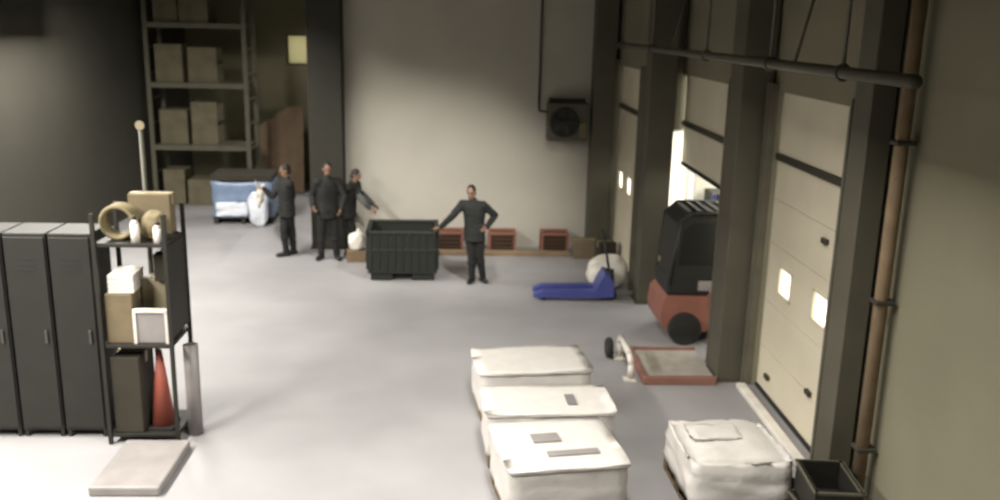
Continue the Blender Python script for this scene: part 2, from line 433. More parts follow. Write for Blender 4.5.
for i in range(9):
    x = -SX/2+.04+i*(SX-.08)/8
    obj('rib', rib, 'bin_green', t, loc=(x, -SY/2-.015, 0))
ribx = mesh_of(bx(bm_(), 0, .035, -.022, .022, .2, .866, .008, 1))
for s in (-1, 1):
    for i in range(6):
        o = obj('rib', ribx, 'bin_green', t, loc=(s*(SX/2+.015), -SY/2+.06+i*(SY-.12)/5, 0)); o.rotation_euler.z = 0 if s > 0 else math.pi
bm = bm_(); bx(bm, -SX/2-.03, SX/2+.03, -SY/2-.045, -SY/2, .54, .60, .01); obj('belt', bm, 'bin_green', t)
for x in (-.37, .37):
    for y in (-.36, 0, .36):
        obj('foot', bx(bm_(), x-.20, x+.20, y-.09, y+.09, 0, .145, .02), 'bin_green', t)
obj('contents', lumpy_box(1.12, .87, .5, .05, 8, 44), 'machine_dark', t, True, loc=(0, 0, .2))

# ---- red crates along the back wall on the floor, timber bearer before them
def make_crate(label, loc):
    t = thing('red_crate', label, 'crate', loc, 0)
    X_, Y_, Z_ = .52, .36, .42
    bm = bm_()
    for sx in (-1, 1):
        for sy in (-1, 1): bx(bm, sx*X_/2-.025, sx*X_/2+.025, sy*Y_/2-.025, sy*Y_/2+.025, 0, Z_, .006)
    for z in (0, Z_-.05):
        for s in (-1, 1): bx(bm, -X_/2, X_/2, s*Y_/2-.02, s*Y_/2+.02, z, z+.05); bx(bm, s*X_/2-.02, s*X_/2+.02, -Y_/2, Y_/2, z, z+.05)
    obj('frame', bm, 'crate_red', t)
    sl = mesh_of(bx(bm_(), -X_/2+.02, X_/2-.02, -.008, .008, 0, .05))
    for z in (.085, .165, .245, .318):
        for s in (-1, 1): obj('slat', sl, 'crate_inside', t, loc=(0, s*(Y_/2-.01), z))
    sl2 = mesh_of(bx(bm_(), -.008, .008, -Y_/2+.02, Y_/2-.02, 0, .05))
    for z in (.085, .165, .245, .318):
        for s in (-1, 1): obj('slat', sl2, 'crate_inside', t, loc=(s*(X_/2-.01), 0, z))
    obj('bottom', bx(bm_(), -X_/2+.02, X_/2-.02, -Y_/2+.02, Y_/2-.02, .01, .03), 'crate_inside', t)
    obj('liner', bx(bm_(), -X_/2+.05, X_/2-.05, -Y_/2+.05, Y_/2-.05, .03, .35, .01), 'crate_inside', t)
    return t
c0 = make_crate('red slatted crate against the white wall, partly behind the leaning person', (-.22, 18.02, 0))
dup(c0, (.85, 18.02, 0), 0, 'red slatted crate against the white wall, between the other two crates')
dup(c0, (1.93, 18.02, 0), 0, 'red slatted crate against the white wall, nearest the tan cartons')
t = tag(obj('timber_bearer', bx(bm_(), -1.45, 1.35, -.09, .09, 0, .09, .01), 'timber_tan', loc=(.85, 17.62, 0)), 'long tan timber bearer lying on the floor before red crates', 'timber')

def make_carton(label, loc, sx, sy, sz, m='carton', rz=0, group=None, tape=True):
    t = thing('carton', label, 'carton', loc, rz, group)
    obj('box', bx(bm_(), -sx/2, sx/2, -sy/2, sy/2, 0, sz, .008, 1), m, t)
    if tape:
        bm = bm_(); bx(bm, -sx/2-.002, sx/2+.002, -.03, .03, sz-.12, sz+.003); obj('tape', bm, 'tape', t)
    return t
make_carton('tan carton on the floor in the corner by the red crates', (2.52, 17.55, 0), .5, .4, .36, 'carton')
make_carton('dusty brown carton standing against the far closed door', (2.86, 17.12, 0), .34, .34, .44, 'carton_dark', R(8))

# ---- blue pallet truck, forks pointing left
t = thing('pallet_truck', 'blue hand pallet truck with forks on the floor beside white sack', 'pallet truck', (2.45, 14.75, 0), R(-2))
for s in (-1, 1):
    f = obj('fork', prism(bm_(), [(-1.20, .07), (-1.16, .055), (.0, .07), (.0, .19), (-1.05, .16), (-1.19, .10)], 'y', s*.19-.085, s*.19+.085), 'jack_blue', t)
    obj('load_roller', cyl(bm_(), (-1.02, s*.19-.05, .04), (-1.02, s*.19+.05, .04), .04, n=16), 'rubber', f, False)
obj('chassis', prism(bm_(), [(-.18, .08), (.16, .08), (.16, .30), (.08, .46), (.0, .48), (-.10, .30)], 'y', -.27, .27), 'jack_blue', t)
obj('pump', cyl(bm_(), (.10, 0, .12), (.10, 0, .50), .075, n=18), 'machine_dark', t, True)
for s in (-1, 1):
    wv = obj('steer_wheel', cyl(bm_(), (.14, s*.09-.03, .09), (.14, s*.09+.03, .09), .09, n=22), 'rubber', t)
    obj('hub', cyl(bm_(), (.14, s*.09-.035, .09), (.14, s*.09+.035, .09), .035, n=12), 'steel', wv)
obj('handle_bar', tube(bm_(), [(.10, 0, .45), (-.02, 0, 1.05)], .022), 'machine_dark', t, True)
bm = bm_(); tube(bm, [(-.02, -.0, 1.02), (-.03, -.12, 1.08), (-.05, -.12, 1.2), (-.05, .12, 1.2), (-.03, .12, 1.08), (-.02, 0, 1.02)], .018)
obj('handle_loop', bm, 'machine_dark', t, True)

def sack(name, label, loc, sx, sy, sz, m, seed, rz=0, neck=True, cat='sack'):
    from mathutils import noise
    bm = bm_(); bmesh.ops.create_icosphere(bm, subdivisions=4, radius=1)
    for v in bm.verts:
        p = v.co.copy(); n = noise.noise_vector(p*1.7+Vector((seed, 0, 0)))
        sq = lambda a: math.copysign(abs(a)**.7, a)
        q = Vector((sq(p.x)*sx/2, sq(p.y)*sy/2, (sq(p.z)+1)*sz/2))
        q += Vector((n.x*sx, n.y*sy, n.z*sz))*.09
        q.z = max(q.z, 0); v.co = q
    t = thing(name, label, cat, loc, rz)
    obj('body', bm, m, t, True)
    if neck:
        b2 = bm_(); cyl(b2, (0, 0, sz*.9), (.02, 0, sz*1.02), sx*.16, sx*.07, 12); cyl(b2, (.02, 0, sz*1.02), (.05, 0, sz*1.16), sx*.07, sx*.16, 12)
        obj('neck', b2, m, t, True)
    return t
sack('white_sack', 'slumped white sack on the floor behind the blue pallet truck', (2.62, 15.38, 0), .72, .5, .58, 'sack_white', 3, neck=False)

# ---- unit heater on the back wall
t = thing('unit_heater', 'dark unit heater with round fan on upper white wall', 'heater', (2.1, 18.3, 2.25))
obj('casing', bx(bm_(), -.40, .40, -.52, -.12, .05, .80, .03), 'heater', t)
bm = bm_(); bx(bm, -.36, -.30, -.14, 0, .1, .86); bx(bm, .30, .36, -.14, 0, .1, .86); bx(bm, -.36, .36, -.3, -.02, .80, .86); obj('bracket', bm, 'rack_dark', t)
obj('fan_ring', ring(bm_(), (-.08, -.53, .42), .27, .03, 'Y'), 'rack_dark', t, True)
obj('fan_recess', cyl(bm_(), (-.08, -.525, .42), (-.08, -.50, .42), .26, n=28), 'seat_black', t)
for k in range(5):
    a = k*2*math.pi/5
    bm = bm_(); bx(bm, .05, .24, -.006, .006, -.05, .05)
    bmesh.ops.transform(bm, matrix=Matrix.Translation((-.08, -.54, .42)) @ Matrix.Rotation(a, 4, 'Y') @ Matrix.Rotation(R(25), 4, 'X'), verts=bm.verts[:])
    obj('fan_blade', bm, 'rack_dark', t)
obj('fan_hub', cyl(bm_(), (-.08, -.57, .42), (-.08, -.52, .42), .05, n=16), 'rack_dark', t)
obj('control_box', bx(bm_(), .22, .37, -.58, -.52, .12, .42, .01), 'carton', t)
bm = bm_(); tube(bm, [(-.4, -.3, .6), (-.55, -.2, .62), (-.55, -.04, .75), (-.55, -.04, 3.6)], .022); obj('supply_pipe', bm, 'rack_dark', t, True)

# ---- forklift entering the open dock door
t = thing('forklift', 'red and dark forklift standing in the open dock door', 'forklift', (3.92, 12.95, 0))
body = [(-.95, .26), (-.98, .40), (-.95, .64), (-.88, .72), (-.30, .72), (-.30, .55), (.40, .45), (.55, .45), (.55, .25), (.30, .18), (-.85, .18)]
obj('counterweight', prism(bm_(), body, 'y', -.48, .48), 'fork_red', t)
obj('hood', bx(bm_(), -.90, -.25, -.44, .44, .71, 1.0, .05), 'machine_dark', t)
obj('seat', bx(bm_(), -.72, -.26, -.26, .26, 1.06, 1.18, .04), 'seat_black', t)
obj('backrest', bx(bm_(), -.80, -.68, -.26, .26, 1.12, 1.66, .05), 'seat_black', t)
obj('dashboard', bx(bm_(), .36, .52, -.42, .42, .45, 1.12, .03), 'machine_dark', t)
obj('steering_column', cyl(bm_(), (.40, 0, 1.08), (.18, 0, 1.32), .03), 'machine_dark', t, True)
o = obj('steering_wheel', ring(bm_(), (0, 0, 0), .17, .018, 'Z', 24, 8), 'seat_black', t, True, loc=(.17, 0, 1.33)); o.rotation_euler = (0, R(-35), 0)
for s in (-1, 1):
    bm = bm_(); tube(bm, [(-.86, s*.44, .9), (-.78, s*.44, 1.80), (-.62, s*.44, 1.95), (.30, s*.44, 1.95), (.52, s*.44, 1.1)], .035)
    obj('guard_post', bm, 'machine_dark', t, True)
obj('roof_panel', prism(bm_(), [(-.80, 1.78), (-.66, 1.93), (.34, 1.93), (.36, 1.90), (-.62, 1.90), (-.77, 1.76)], 'y', -.43, .43), 'machine_dark', t)
obj('rear_panel', prism(bm_(), [(-.88, .95), (-.80, 1.78), (-.77, 1.76), (-.84, .95)], 'y', -.43, .43), 'machine_dark', t)
for s in (-1, 1): obj('side_panel', prism(bm_(), [(-.86, .95), (-.78, 1.76), (-.62, 1.90), (-.10, 1.90), (.10, 1.10), (.34, .95)], 'y', s*.44-.012, s*.44+.012), 'machine_dark', t)
for s in (-1, 1):
    obj('cab_window', prism(bm_(), [(-.76, 1.18), (-.71, 1.70), (-.58, 1.82), (-.16, 1.82), (.0, 1.18)], 'y', s*.455-.006, s*.455+.006), 'cab_glass', t)
    obj('highlight_block', bx(bm_(), -.45, -.10, s*.46-.02, s*.46+.02, .80, .95, .01), 'film_grey', t)  # pale block standing in for a highlight on the dark side
for k in range(7):
    obj('guard_bar', bx(bm_(), -.66+k*.15, -.60+k*.15, -.43, .43, 1.93, 1.97), 'machine_dark', t)
obj('tail_lamp', bx(bm_(), -.875, -.855, .25, .37, 1.05, 1.13, .005), 'carton_pale', t)
for s in (-1, 1):
    obj('mast_rail', bx(bm_(), .66, .80, s*.30-.05, s*.30+.05, .08, 2.15, .01), 'machine_dark', t)
    obj('fork', prism(bm_(), [(.86, .10), (1.9, .10), (1.9, .12), (.90, .16), (.90, .7), (.86, .7)], 'y', s*.22-.06, s*.22+.06), 'machine_dark', t)
obj('carriage', bx(bm_(), .80, .86, -.45, .45, .3, .8), 'machine_dark', t)
for xx, rr_ in ((-.62, .24), (.42, .30)):
    for s in (-1, 1):
        wv = obj('wheel', cyl(bm_(), (xx, s*.50-.08, rr_), (xx, s*.50+.08, rr_), rr_, n=26), 'rubber', t)
        obj('hub', cyl(bm_(), (xx, s*.50-.085, rr_), (xx, s*.50+.085, rr_), rr_*.5, n=18), 'rack_dark', wv)

# ---- low dock plate with red edging and white guard hoop
t = thing('dock_plate', 'low grey steel dock plate with red edging before the open door', 'dock plate', (2.96, 11.45, 0))
obj('plate', bx(bm_(), -.50, .40, -.52, .52, 0, .075, .006), 'plate_steel', t)
for nm, b in (('edge', (-.56, .40, -.60, -.52)), ('edge', (-.56, .40, .52, .58))):
    obj('edge_strip', bx(bm_(), b[0], b[1], b[2], b[3], 0, .11, .01), 'edge_red', t)
obj('edge_strip', bx(bm_(), -.57, -.50, -.52, .52, 0, .11, .01), 'edge_red', t)
t = thing('guard_hoop', 'white bent-pipe guard hoop at the corner of the dock plate', 'guard', (2.24, 11.45, 0))
obj('pipe', tube(bm_(), [(.02, -.42, .03), (.02, -.42, .22), (.0, -.34, .34), (-.0, .30, .34), (.0, .40, .24), (.0, .40, .03)], .04, 12), 'kerb_white', t, True)
for y in (-.42, .40): obj('foot_plate', bx(bm_(), -.07, .09, y-.08, y+.08, 0, .02), 'kerb_white', t)
t = thing('rubber_wheel', 'small dark rubber wheel lying against the white guard hoop', 'wheel', (2.10, 11.85, 0))
obj('tyre', ring(bm_(), (0, 0, .15), .10, .05, 'X', 24, 10), 'rubber', t, True); obj('hub', cyl(bm_(), (-.03, 0, .15), (.03, 0, .15), .06, n=16), 'steel', t)

# ---- chock, dark crates by the near door
t = thing('wheel_chock', 'dark rubber wheel chock on the floor near the kerbed door', 'chock', (3.38, 8.12, 0))
obj('wedge', prism(bm_(), [(-.12, 0), (.12, 0), (.10, .05), (-.05, .17), (-.11, .17)], 'y', -.09, .09), 'rubber', t)
obj('grip', ring(bm_(), (-.08, 0, .18), .04, .01, 'Y', 16, 6), 'rubber', t, True)
def dark_crate(label, loc, rz):
    t = thing('dark_crate', label, 'crate', loc, rz)
    bm = bm_()
    for s in (-1, 1): bx(bm, s*.2-.012, s*.2+.012, -.3, .3, 0, .3, .004); bx(bm, -.2, .2, s*.29-.012, s*.29+.012, 0, .3, .004)
    bx(bm, -.2, .2, -.29, .29, 0, .02); obj('body', bm, 'rack_dark', t)
    bm = bm_()
    for s in (-1, 1): bx(bm, s*.205-.02, s*.205+.02, -.32, .32, .27, .30, .005); bx(bm, -.22, .22, s*.3-.02, s*.3+.02, .27, .30, .005)
    obj('rim', bm, 'column_dark', t)
    return t
dark_crate('dark crate standing on the floor beside the tan downpipe', (3.36, 7.30, 0), R(4))
dark_crate('dark crate stacked on top of another beside the tan downpipe', (3.37, 7.30, .302), R(-5))

# ---- blue film-wrapped pallet by the dim racks
make_pallet('wooden pallet under the blue film-wrapped load', (-4.95, 20.65, 0), R(3), 1.3, .95, m='carton_dark')
t = thing('blue_wrapped_load', 'pallet load wrapped in pale blue film with cardboard top', 'load', (-4.95, 20.65, .143), R(3))
obj('body', lumpy_box(1.36, .95, .82, .035, 10, 11), 'wrap_blue', t, True)
obj('cardboard_top', bx(bm_(), -.68, .68, -.47, .47, .84, .98, .015), 'carton_dark', t)
obj('film_fold', lumpy_box(.7, .10, .30, .04, 6, 14), 'wrap_pale', t, True, loc=(-.22, -.49, .05))
sack('white_bag', 'bulging white bag resting against the blue film-wrapped load', (-4.53, 19.98, 0), .42, .28, .80, 'wrap_pale', 8, neck=False, cat='bag')

# ---- white sack on a small wooden box, by the green bin
make_carton('small tan box on the floor between standing people and green bin', (-2.02, 17.05, 0), .36, .3, .22, 'timber_tan', R(6), tape=False)
sack('white_sack', 'small tied white sack on the tan box beside the green bin', (-2.01, 17.05, .222), .32, .26, .34, 'sack_white', 9)

# ================================================================== dim rack zone at the far left
def pallet_rack(label, loc, L, levels, depth=1.0):
    t = thing('pallet_rack', label, 'rack', loc)
    nb = max(1, round(L/2.3))
    for k in range(nb+1):
        x = k*L/nb
        for y in (0, depth): obj('upright', bx(bm_(), x-.05, x+.05, y-.04, y+.04, 0, levels[-1]+1.0), 'far_rack', t)
        bm = bm_(); z = .2
        while z < levels[-1]: bx(bm, x-.015, x+.015, .04, depth-.04, z, z+.04); z += .6
        obj('brace', bm, 'far_rack', t)
    for z in levels:
        for y in (0, depth): obj('beam', bx(bm_(), .05, L-.05, y-.03, y+.03, z-.12, z), 'far_rack', t)
        obj('deck', bx(bm_(), .05, L-.05, .03, depth-.03, z-.02, z), 'far_rack', t)
    return t
pallet_rack('dark pallet rack full of dusty cartons at the dim rear', (-7.5, 22.2, 0), 2.3, (1.5, 3.0, 4.4))
pallet_rack('dark pallet rack at the dim rear behind the wide column', (-3.9, 23.6, 0), 2.2, (1.6, 3.1))
rn = random.Random(3)
for z in (0, 1.5, 3.0, 4.4):
    x = -7.35
    while x < -5.6:
        wd = rn.uniform(.45, .72); h = rn.uniform(.6, 1.1)
        if x+wd > -5.28: break
        make_carton('dusty dark carton '+{0: 'on the floor under', 1.5: 'on the lowest deck of', 3.0: 'on the middle deck of', 4.4: 'on the top deck of'}[z]+' the pallet rack full of cartons', (x+wd/2, 22.68+rn.uniform(-.08, .08), z+.001), wd, .7, h, 'far_carton', R(rn.uniform(-3, 3)), 'dusty cartons on the rear rack', False)
        x += wd+.08
for z in (1.6, 3.1):
    x = -3.75
    while x < -2.3:
        wd = rn.uniform(.5, .7); h = rn.uniform(.6, .95)
        make_carton('dusty dark carton on the '+{1.6: 'lower', 3.1: 'upper'}[z]+' deck of the rack behind the wide column', (x+wd/2, 24.1, z+.001), wd, .7, h, 'far_carton', 0, 'dusty cartons on the middle rack', False)
        x += wd+.08
# plywood sheet with a cut corner
t = thing('plywood_sheet', 'brown plywood sheet with cut corner leaning at the dim rear', 'board', (-4.75, 24.0, 0))
obj('sheet', prism(bm_(), [(-.6, .02), (.55, .02), (.55, 2.35), (.15, 2.3), (-.6, 1.8)], 'y', -.015, .015), 'brown_ply', t).rotation_euler = (R(-4), 0, 0)
obj('prop', cyl(bm_(), (.1, .60, .02), (.1, .13, 1.7), .02), 'rack_dark', t)

# ================================================================== left shelving with clutter
t = thing('shelving_unit', 'dark steel shelving unit crowded with cartons at the left', 'shelf', (-3.40, 9.45, 0))
W2, D2_ = .36, .32
for sx in (-1, 1):
    for sy in (-1, 1):
        obj('post', bx(bm_(), sx*W2-.02, sx*W2+.02, sy*D2_-.02, sy*D2_+.02, 0, 2.55), 'rack_dark', t)
for z in (.12, 1.14, 2.24):
    obj('shelf_board', bx(bm_(), -W2, W2, -D2_, D2_, z-.04, z, .005), 'rack_dark', t)
obj('side_panel', bx(bm_(), W2-.005, W2+.008, -D2_+.02, D2_-.02, 1.2, 2.2), 'rack_dark', t)
SHX, SHY = -3.40, 9.45
t = thing('marker_post', 'thin grey post with round white reflector behind the shelving unit', 'post', (-3.50, 10.0, 0))
obj('pole', cyl(bm_(), (0, 0, .02), (0, 0, 3.32), .028, n=12), 'heater', t, True); obj('base', cyl(bm_(), (0, 0, 0), (0, 0, .02), .1, n=20), 'rubber', t)
obj('reflector', cyl(bm_(), (0, -.035, 3.36), (0, -.015, 3.36), .05, n=18), 'carton_pale', t)
# top shelf
t = thing('hose_coil', 'coiled tan hose standing on the top of the shelving unit', 'hose', (SHX-.16, SHY-.10, 2.241))
for k in range(5): obj('loop', ring(bm_(), (0, -.08+k*.04, .19), .165-.008*(k % 2), .024, 'Y', 30, 8), 'hose_tan', t, True)
def bottle(label, loc, r, h, m, group=None):
    t = thing('plastic_bottle', label, 'bottle', loc, 0, group)
    obj('body', cyl(cyl(bm_(), (0, 0, 0), (0, 0, h*.72), r), (0, 0, h*.72), (0, 0, h*.86), r, r*.4), m, t, True)
    obj('cap', cyl(bm_(), (0, 0, h*.86), (0, 0, h), r*.45), 'rack_dark', t, True)
bottle('white bottle standing beside the tan hose coil', (SHX+.045, SHY-.255, 2.241), .045, .28, 'kerb_white')
sack('khaki_bag', 'round khaki cloth bag on the top of the shelving unit', (SHX+.20, SHY-.09, 2.241), .25, .2, .30, 'hose_tan', 15, neck=False, cat='bag')
bottle('squat white canister before the khaki bag on the shelving unit', (SHX+.28, SHY-.26, 2.241), .05, .22, 'kerb_white')
make_carton('flat tan carton at the back of the top shelf', (SHX+.08, SHY+.20, 2.241), .44, .18, .44, 'carton')
# middle shelf
make_carton('tan carton at the left of the middle shelf', (SHX-.18, SHY-.04, 1.141), .28, .46, .54, 'carton')
make_carton('pale carton on the middle shelf beside the white papers', (SHX+.13, SHY+.15, 1.141), .32, .28, .62, 'carton_pale')
make_carton('small brown carton stacked on the pale carton', (SHX+.24, SHY+.08, 1.765), .20, .28, .30, 'carton_dark')
t = thing('paper_stack', 'crooked white papers lying on the tan carton', 'papers', (SHX-.16, SHY-.06, 1.686), R(3))
for k in range(4): obj('sheet', bx(bm_(), -.13, .13, -.19, .19, k*.05, k*.05+.045, .004), 'kerb_white', t)
t = thing('white_tray', 'white plastic tray leaning at the front of the middle shelf', 'tray', (SHX+.14, SHY-.235, 1.141), 0)
bm = bm_(); bx(bm, -.17, .17, -.03, 0, 0, .36, .01); obj('panel', bm, 'film_grey', t)
bm = bm_(); bx(bm, -.18, .18, -.05, .01, .34, .38, .008); bx(bm, -.18, -.15, -.05, .01, 0, .34); bx(bm, .15, .18, -.05, .01, 0, .34); obj('rim', bm, 'kerb_white', t)
# lower bay
make_carton('tall brown carton in the lower bay of the shelving unit', (SHX-.16, SHY-.06, .121), .30, .46, .86, 'carton_dark')
t = thing('traffic_cone', 'red traffic cone in the lower bay of the shelving unit', 'cone', (SHX+.145, SHY-.10, .121))
obj('base', bx(bm_(), -.14, .14, -.14, .14, 0, .03, .008), 'rubber', t)
obj('cone', cyl(bm_(), (0, 0, .03), (0, 0, .88), .125, .03, n=24), 'cone_red', t, True)
t = thing('standing_roll', 'pale grey roll of film standing beside the shelving unit', 'roll', (-2.93, 9.40, 0))
obj('roll', cyl(bm_(), (0, 0, 0), (0, 0, 1.05), .08, n=20), 'film_grey', t, True); obj('core', cyl(bm_(), (0, 0, 1.05), (0, 0, 1.07), .035, n=14), 'carton', t)
t = tag(obj('plinth_slab', bx(bm_(), -.34, .34, -.52, .52, 0, .10, .02), 'film_grey', loc=(-3.22, 8.52, 0)), 'pale grey slab on the floor before the shelving unit', 'slab')
# lockers to the left of the shelving
for k in range(3):
    t = thing('steel_locker', ['dark steel locker right beside the shelving unit', 'dark steel locker between the two other lockers', 'dark steel locker at the end of the row, away from the shelving unit'][k], 'locker', (-4.08-.46*k, 9.55, 0), 0, 'dark lockers in a row')
    obj('body', bx(bm_(), -.22, .22, -.25, .25, .08, 2.3, .008), 'locker', t)
    d_ = obj('door', bx(bm_(), -.205, .205, -.272, -.252, .12, 2.26, .005), 'locker', t)
    obj('handle', bx(bm_(), .13, .16, -.295, -.272, 1.1, 1.25, .005), 'steel', d_)
    for z in (1.9, 1.96, 2.02): obj('vent_slot', bx(bm_(), -.10, .10, -.276, -.272, z, z+.02), 'seat_black', d_)
    for sx in (-1, 1):
        for sy in (-1, 1): obj('foot', bx(bm_(), sx*.19-.02, sx*.19+.02, sy*.22-.02, sy*.22+.02, 0, .08), 'rack_dark', t)

# ================================================================== PEOPLE
def hand(bm, wst, d, nrm, thumb_side, curl=25, s=1.0):
    d = Vector(d).normalized(); nrm = Vector(nrm); nrm = (nrm-d*nrm.dot(d)).normalized(); lat = d.cross(nrm)*thumb_side
    wst = Vector(wst); pc = wst+d*.05*s
    m = Matrix((d, lat, nrm)).transposed()
    ell(bm, pc, (.055*s, .043*s, .018*s), m=m)
    for k, L in enumerate((.070, .078, .072, .056)):
        p = wst+d*.088*s+lat*(.031-.021*k)*s; a = 0
        for j, fr in enumerate((.45, .32, .23)):
            a += R(curl)
            q = p+(d*math.cos(a)+nrm*math.sin(a))*L*fr*s
            cap(bm, p, q, .0095*s, .0085*s, 8); p = q
    p = wst+d*.03*s+lat*.036*s
    for j, L in enumerate((.035, .03, .024)):
        q = p+(d*(.55+.2*j)+lat*(.75-.3*j)+nrm*.25).normalized()*L*s; cap(bm, p, q, .0115*s, .0095*s, 8); p = q

def loft(bm, rings, rz, n=22):
    cr, sr = math.cos(rz), math.sin(rz); vv = []
    for c, a, b in rings:
        row = []
        for i in range(n):
            t_ = 2*math.pi*i/n; x = a*math.copysign(abs(math.cos(t_))**.85, math.cos(t_)); y = b*math.copysign(abs(math.sin(t_))**.85, math.sin(t_))
            row.append(bm.verts.new((c[0]+x*cr-y*sr, c[1]+x*sr+y*cr, c[2])))
        vv.append(row)
    for p, q in zip(vv, vv[1:]):
        for i in range(n): bm.faces.new((p[i], p[(i+1) % n], q[(i+1) % n], q[i]))
    bm.faces.new(vv[0][::-1]); bm.faces.new(vv[-1])
def wrinkle(me, amp, seed):
    from mathutils import noise
    ns = [v.normal.copy() for v in me.vertices]
    for v, nn in zip(me.vertices, ns):
        p = v.co.copy()
        k = noise.noise(Vector((p.x*9+seed, p.y*9, p.z*16+p.x*8)))*.7+noise.noise(Vector((p.x*22, p.y*22+seed, p.z*30)))*.3
        v.co = p+nn*k*amp
    return me
def person(label, loc, h, face, P, jacket='cloth_black', trousers='trouser_dark', sleeve=None):
    """face: heading in degrees, 0 = towards -Y, positive turns towards +X.  P in metres, world-aligned, relative to loc"""
    k = h/1.80; fa = R(face)
    f = Vector((math.sin(fa), -math.cos(fa), 0)); sd = Vector((math.cos(fa), math.sin(fa), 0))    # sd: image-right side when facing -Y
    V = Vector
    hip = V(P.get('hip', (0, 0, .95*k))); chest = V(P.get('chest', (0, 0, 1.30*k))); neck = V(P.get('neck', (0, 0, 1.50*k))); head = V(P.get('head', (0, 0, 1.675*k)))
    up_ = (chest-hip).normalized()
    sh = {'a': neck-sd*.185*k-V((0, 0, .06*k)), 'b': neck+sd*.185*k-V((0, 0, .06*k))}
    hp = {'a': hip-sd*.09*k, 'b': hip+sd*.09*k}
    t = thing('person', label, 'person', loc)
    rz = fa
    def torso(bm, g, hem=0):
        up = lambda a: chest*(a)+hip*(1-a)
        rg = []
        if hem: rg += [(hip-V((0, 0, .17*k)), .178*k+g, .132*k+g)]
        rg += [(hip-V((0, 0, .07*k)), .168*k+g, .122*k+g), (hip, .170*k+g, .125*k+g), (up(.45), .150*k+g*1.3, .108*k+g*1.2), (chest, .178*k+g, .124*k+g),
               (chest+(neck-chest)*.5, .172*k+g, .110*k+g), (chest+(neck-chest)*.82, .115*k+g, .085*k+g), (neck+V((0, 0, .01*k)), .06*k+g*.8, .06*k+g*.8)]
        loft(bm, rg, rz)
        for s in 'ab': cap(bm, neck-V((0, 0, .045*k)), sh[s], .05*k+g, .060*k+g)
    def arm(bm, s, g, end=1.0):
        e, wv = V(P['elbow_'+s]), V(P['wrist_'+s])
        cap(bm, sh[s], e, .058*k+g, .045*k+g); cap(bm, e, e+(wv-e)*end, .045*k+g, (.045-.017*end)*k+g)
    def leg(bm, s, g, end=1.0):
        kn, an = V(P['knee_'+s]), V(P['ankle_'+s])
        cap(bm, hp[s], kn, .09*k+g, .058*k+g); cap(bm, kn+(an-kn)*.25, kn+(an-kn)*.3, .062*k+g)
        cap(bm, kn, kn+(an-kn)*end, .058*k+g, .04*k+g)
    # body: one continuous surface
    bm = bm_(); torso(bm, 0)
    for s in 'ab':
        arm(bm, s, 0); leg(bm, s, 0)
        e, wv = V(P['elbow_'+s]), V(P['wrist_'+s])
        hand(bm, wv, P.get('hdir_'+s, tuple(wv-e)), P.get('hnrm_'+s, tuple(f)), (1 if s == 'a' else -1), P.get('curl_'+s, 25))
        an = V(P['ankle_'+s]); fd = V(P.get('toe_'+s, tuple(f))).normalized()
        cap(bm, an-V((0, 0, .035)), an+fd*.15*k-V((0, 0, .06)), .035*k, .025*k)
    hf = V(P.get('look', tuple(f))).normalized(); hs = V((0, 0, 1)).cross(hf)*-1; hu = hs.cross(hf)*-1
    if hu.z < 0: hu = -hu
    mh = Matrix((hs, hf, hu)).transposed()
    cap(bm, neck-V((0, 0, .05)), head-hu*.06*k, .058*k, .052*k)
    ell(bm, head+hu*.02*k, (.076*k, .095*k, .105*k), m=mh); ell(bm, head-hu*.055*k+hf*.02*k, (.058*k, .07*k, .065*k), m=mh)
    cap(bm, head+hf*.09*k+hu*.015*k, head+hf*.112*k-hu*.02*k, .011*k, .016*k, 10)          # nose
    cap(bm, head+hf*.088*k-hu*.055*k-hs*.02*k, head+hf*.088*k-hu*.055*k+hs*.02*k, .009*k, n=8)   # lips
    cap(bm, head+hf*.085*k+hu*.03*k-hs*.045*k, head+hf*.085*k+hu*.03*k+hs*.045*k, .012*k, n=8)    # brow
    for s_ in (-1, 1): ell(bm, head+hs*s_*.078*k-hf*.005*k, (.012*k, .022*k, .032*k), m=mh, n=10)  # ears
    body = obj('body', remesh(bm, .0075, 2), 'skin', t)
    for s_ in (-1, 1): obj('eye', ell(bm_(), head+hf*.088*k+hu*.008*k+hs*s_*.032*k, (.012*k,)*3, n=10), 'eye', t, True)
    # clothing
    bm = bm_(); torso(bm, .024, 1)
    for s in 'ab':
        if sleeve: e = V(P['elbow_'+s]); cap(bm, sh[s], e, .058*k+.022, .045*k+.02)
        else: arm(bm, s, .020, .93)
    cap(bm, neck-V((0, 0, .04)), neck+V((0, 0, .02)), .075*k)
    jk = wrinkle(remesh(bm, .013, 4), .011, h*31)
    jo = obj('jacket', jk, jacket, t)
    if sleeve:
        for s in 'ab':
            bm = bm_(); e, wv = V(P['elbow_'+s]), V(P['wrist_'+s]); cap(bm, e, e+(wv-e)*.93, .045*k+.022, .03*k+.022)
            so = obj('sleeve', bm, sleeve, t, True); so['label'] = 'grey lower sleeve'
    bm = bm_(); ell(bm, hip, (.165*k+.016, .125*k+.016, .14*k), rz)
    for s in 'ab':
        leg(bm, s, .020, .97); kn, an = V(P['knee_'+s]), V(P['ankle_'+s]); cap(bm, kn+(an-kn)*.35, kn+(an-kn)*.96, .07*k, .064*k)
    obj('trousers', wrinkle(remesh(bm, .013, 4), .010, h*17), trousers, t)
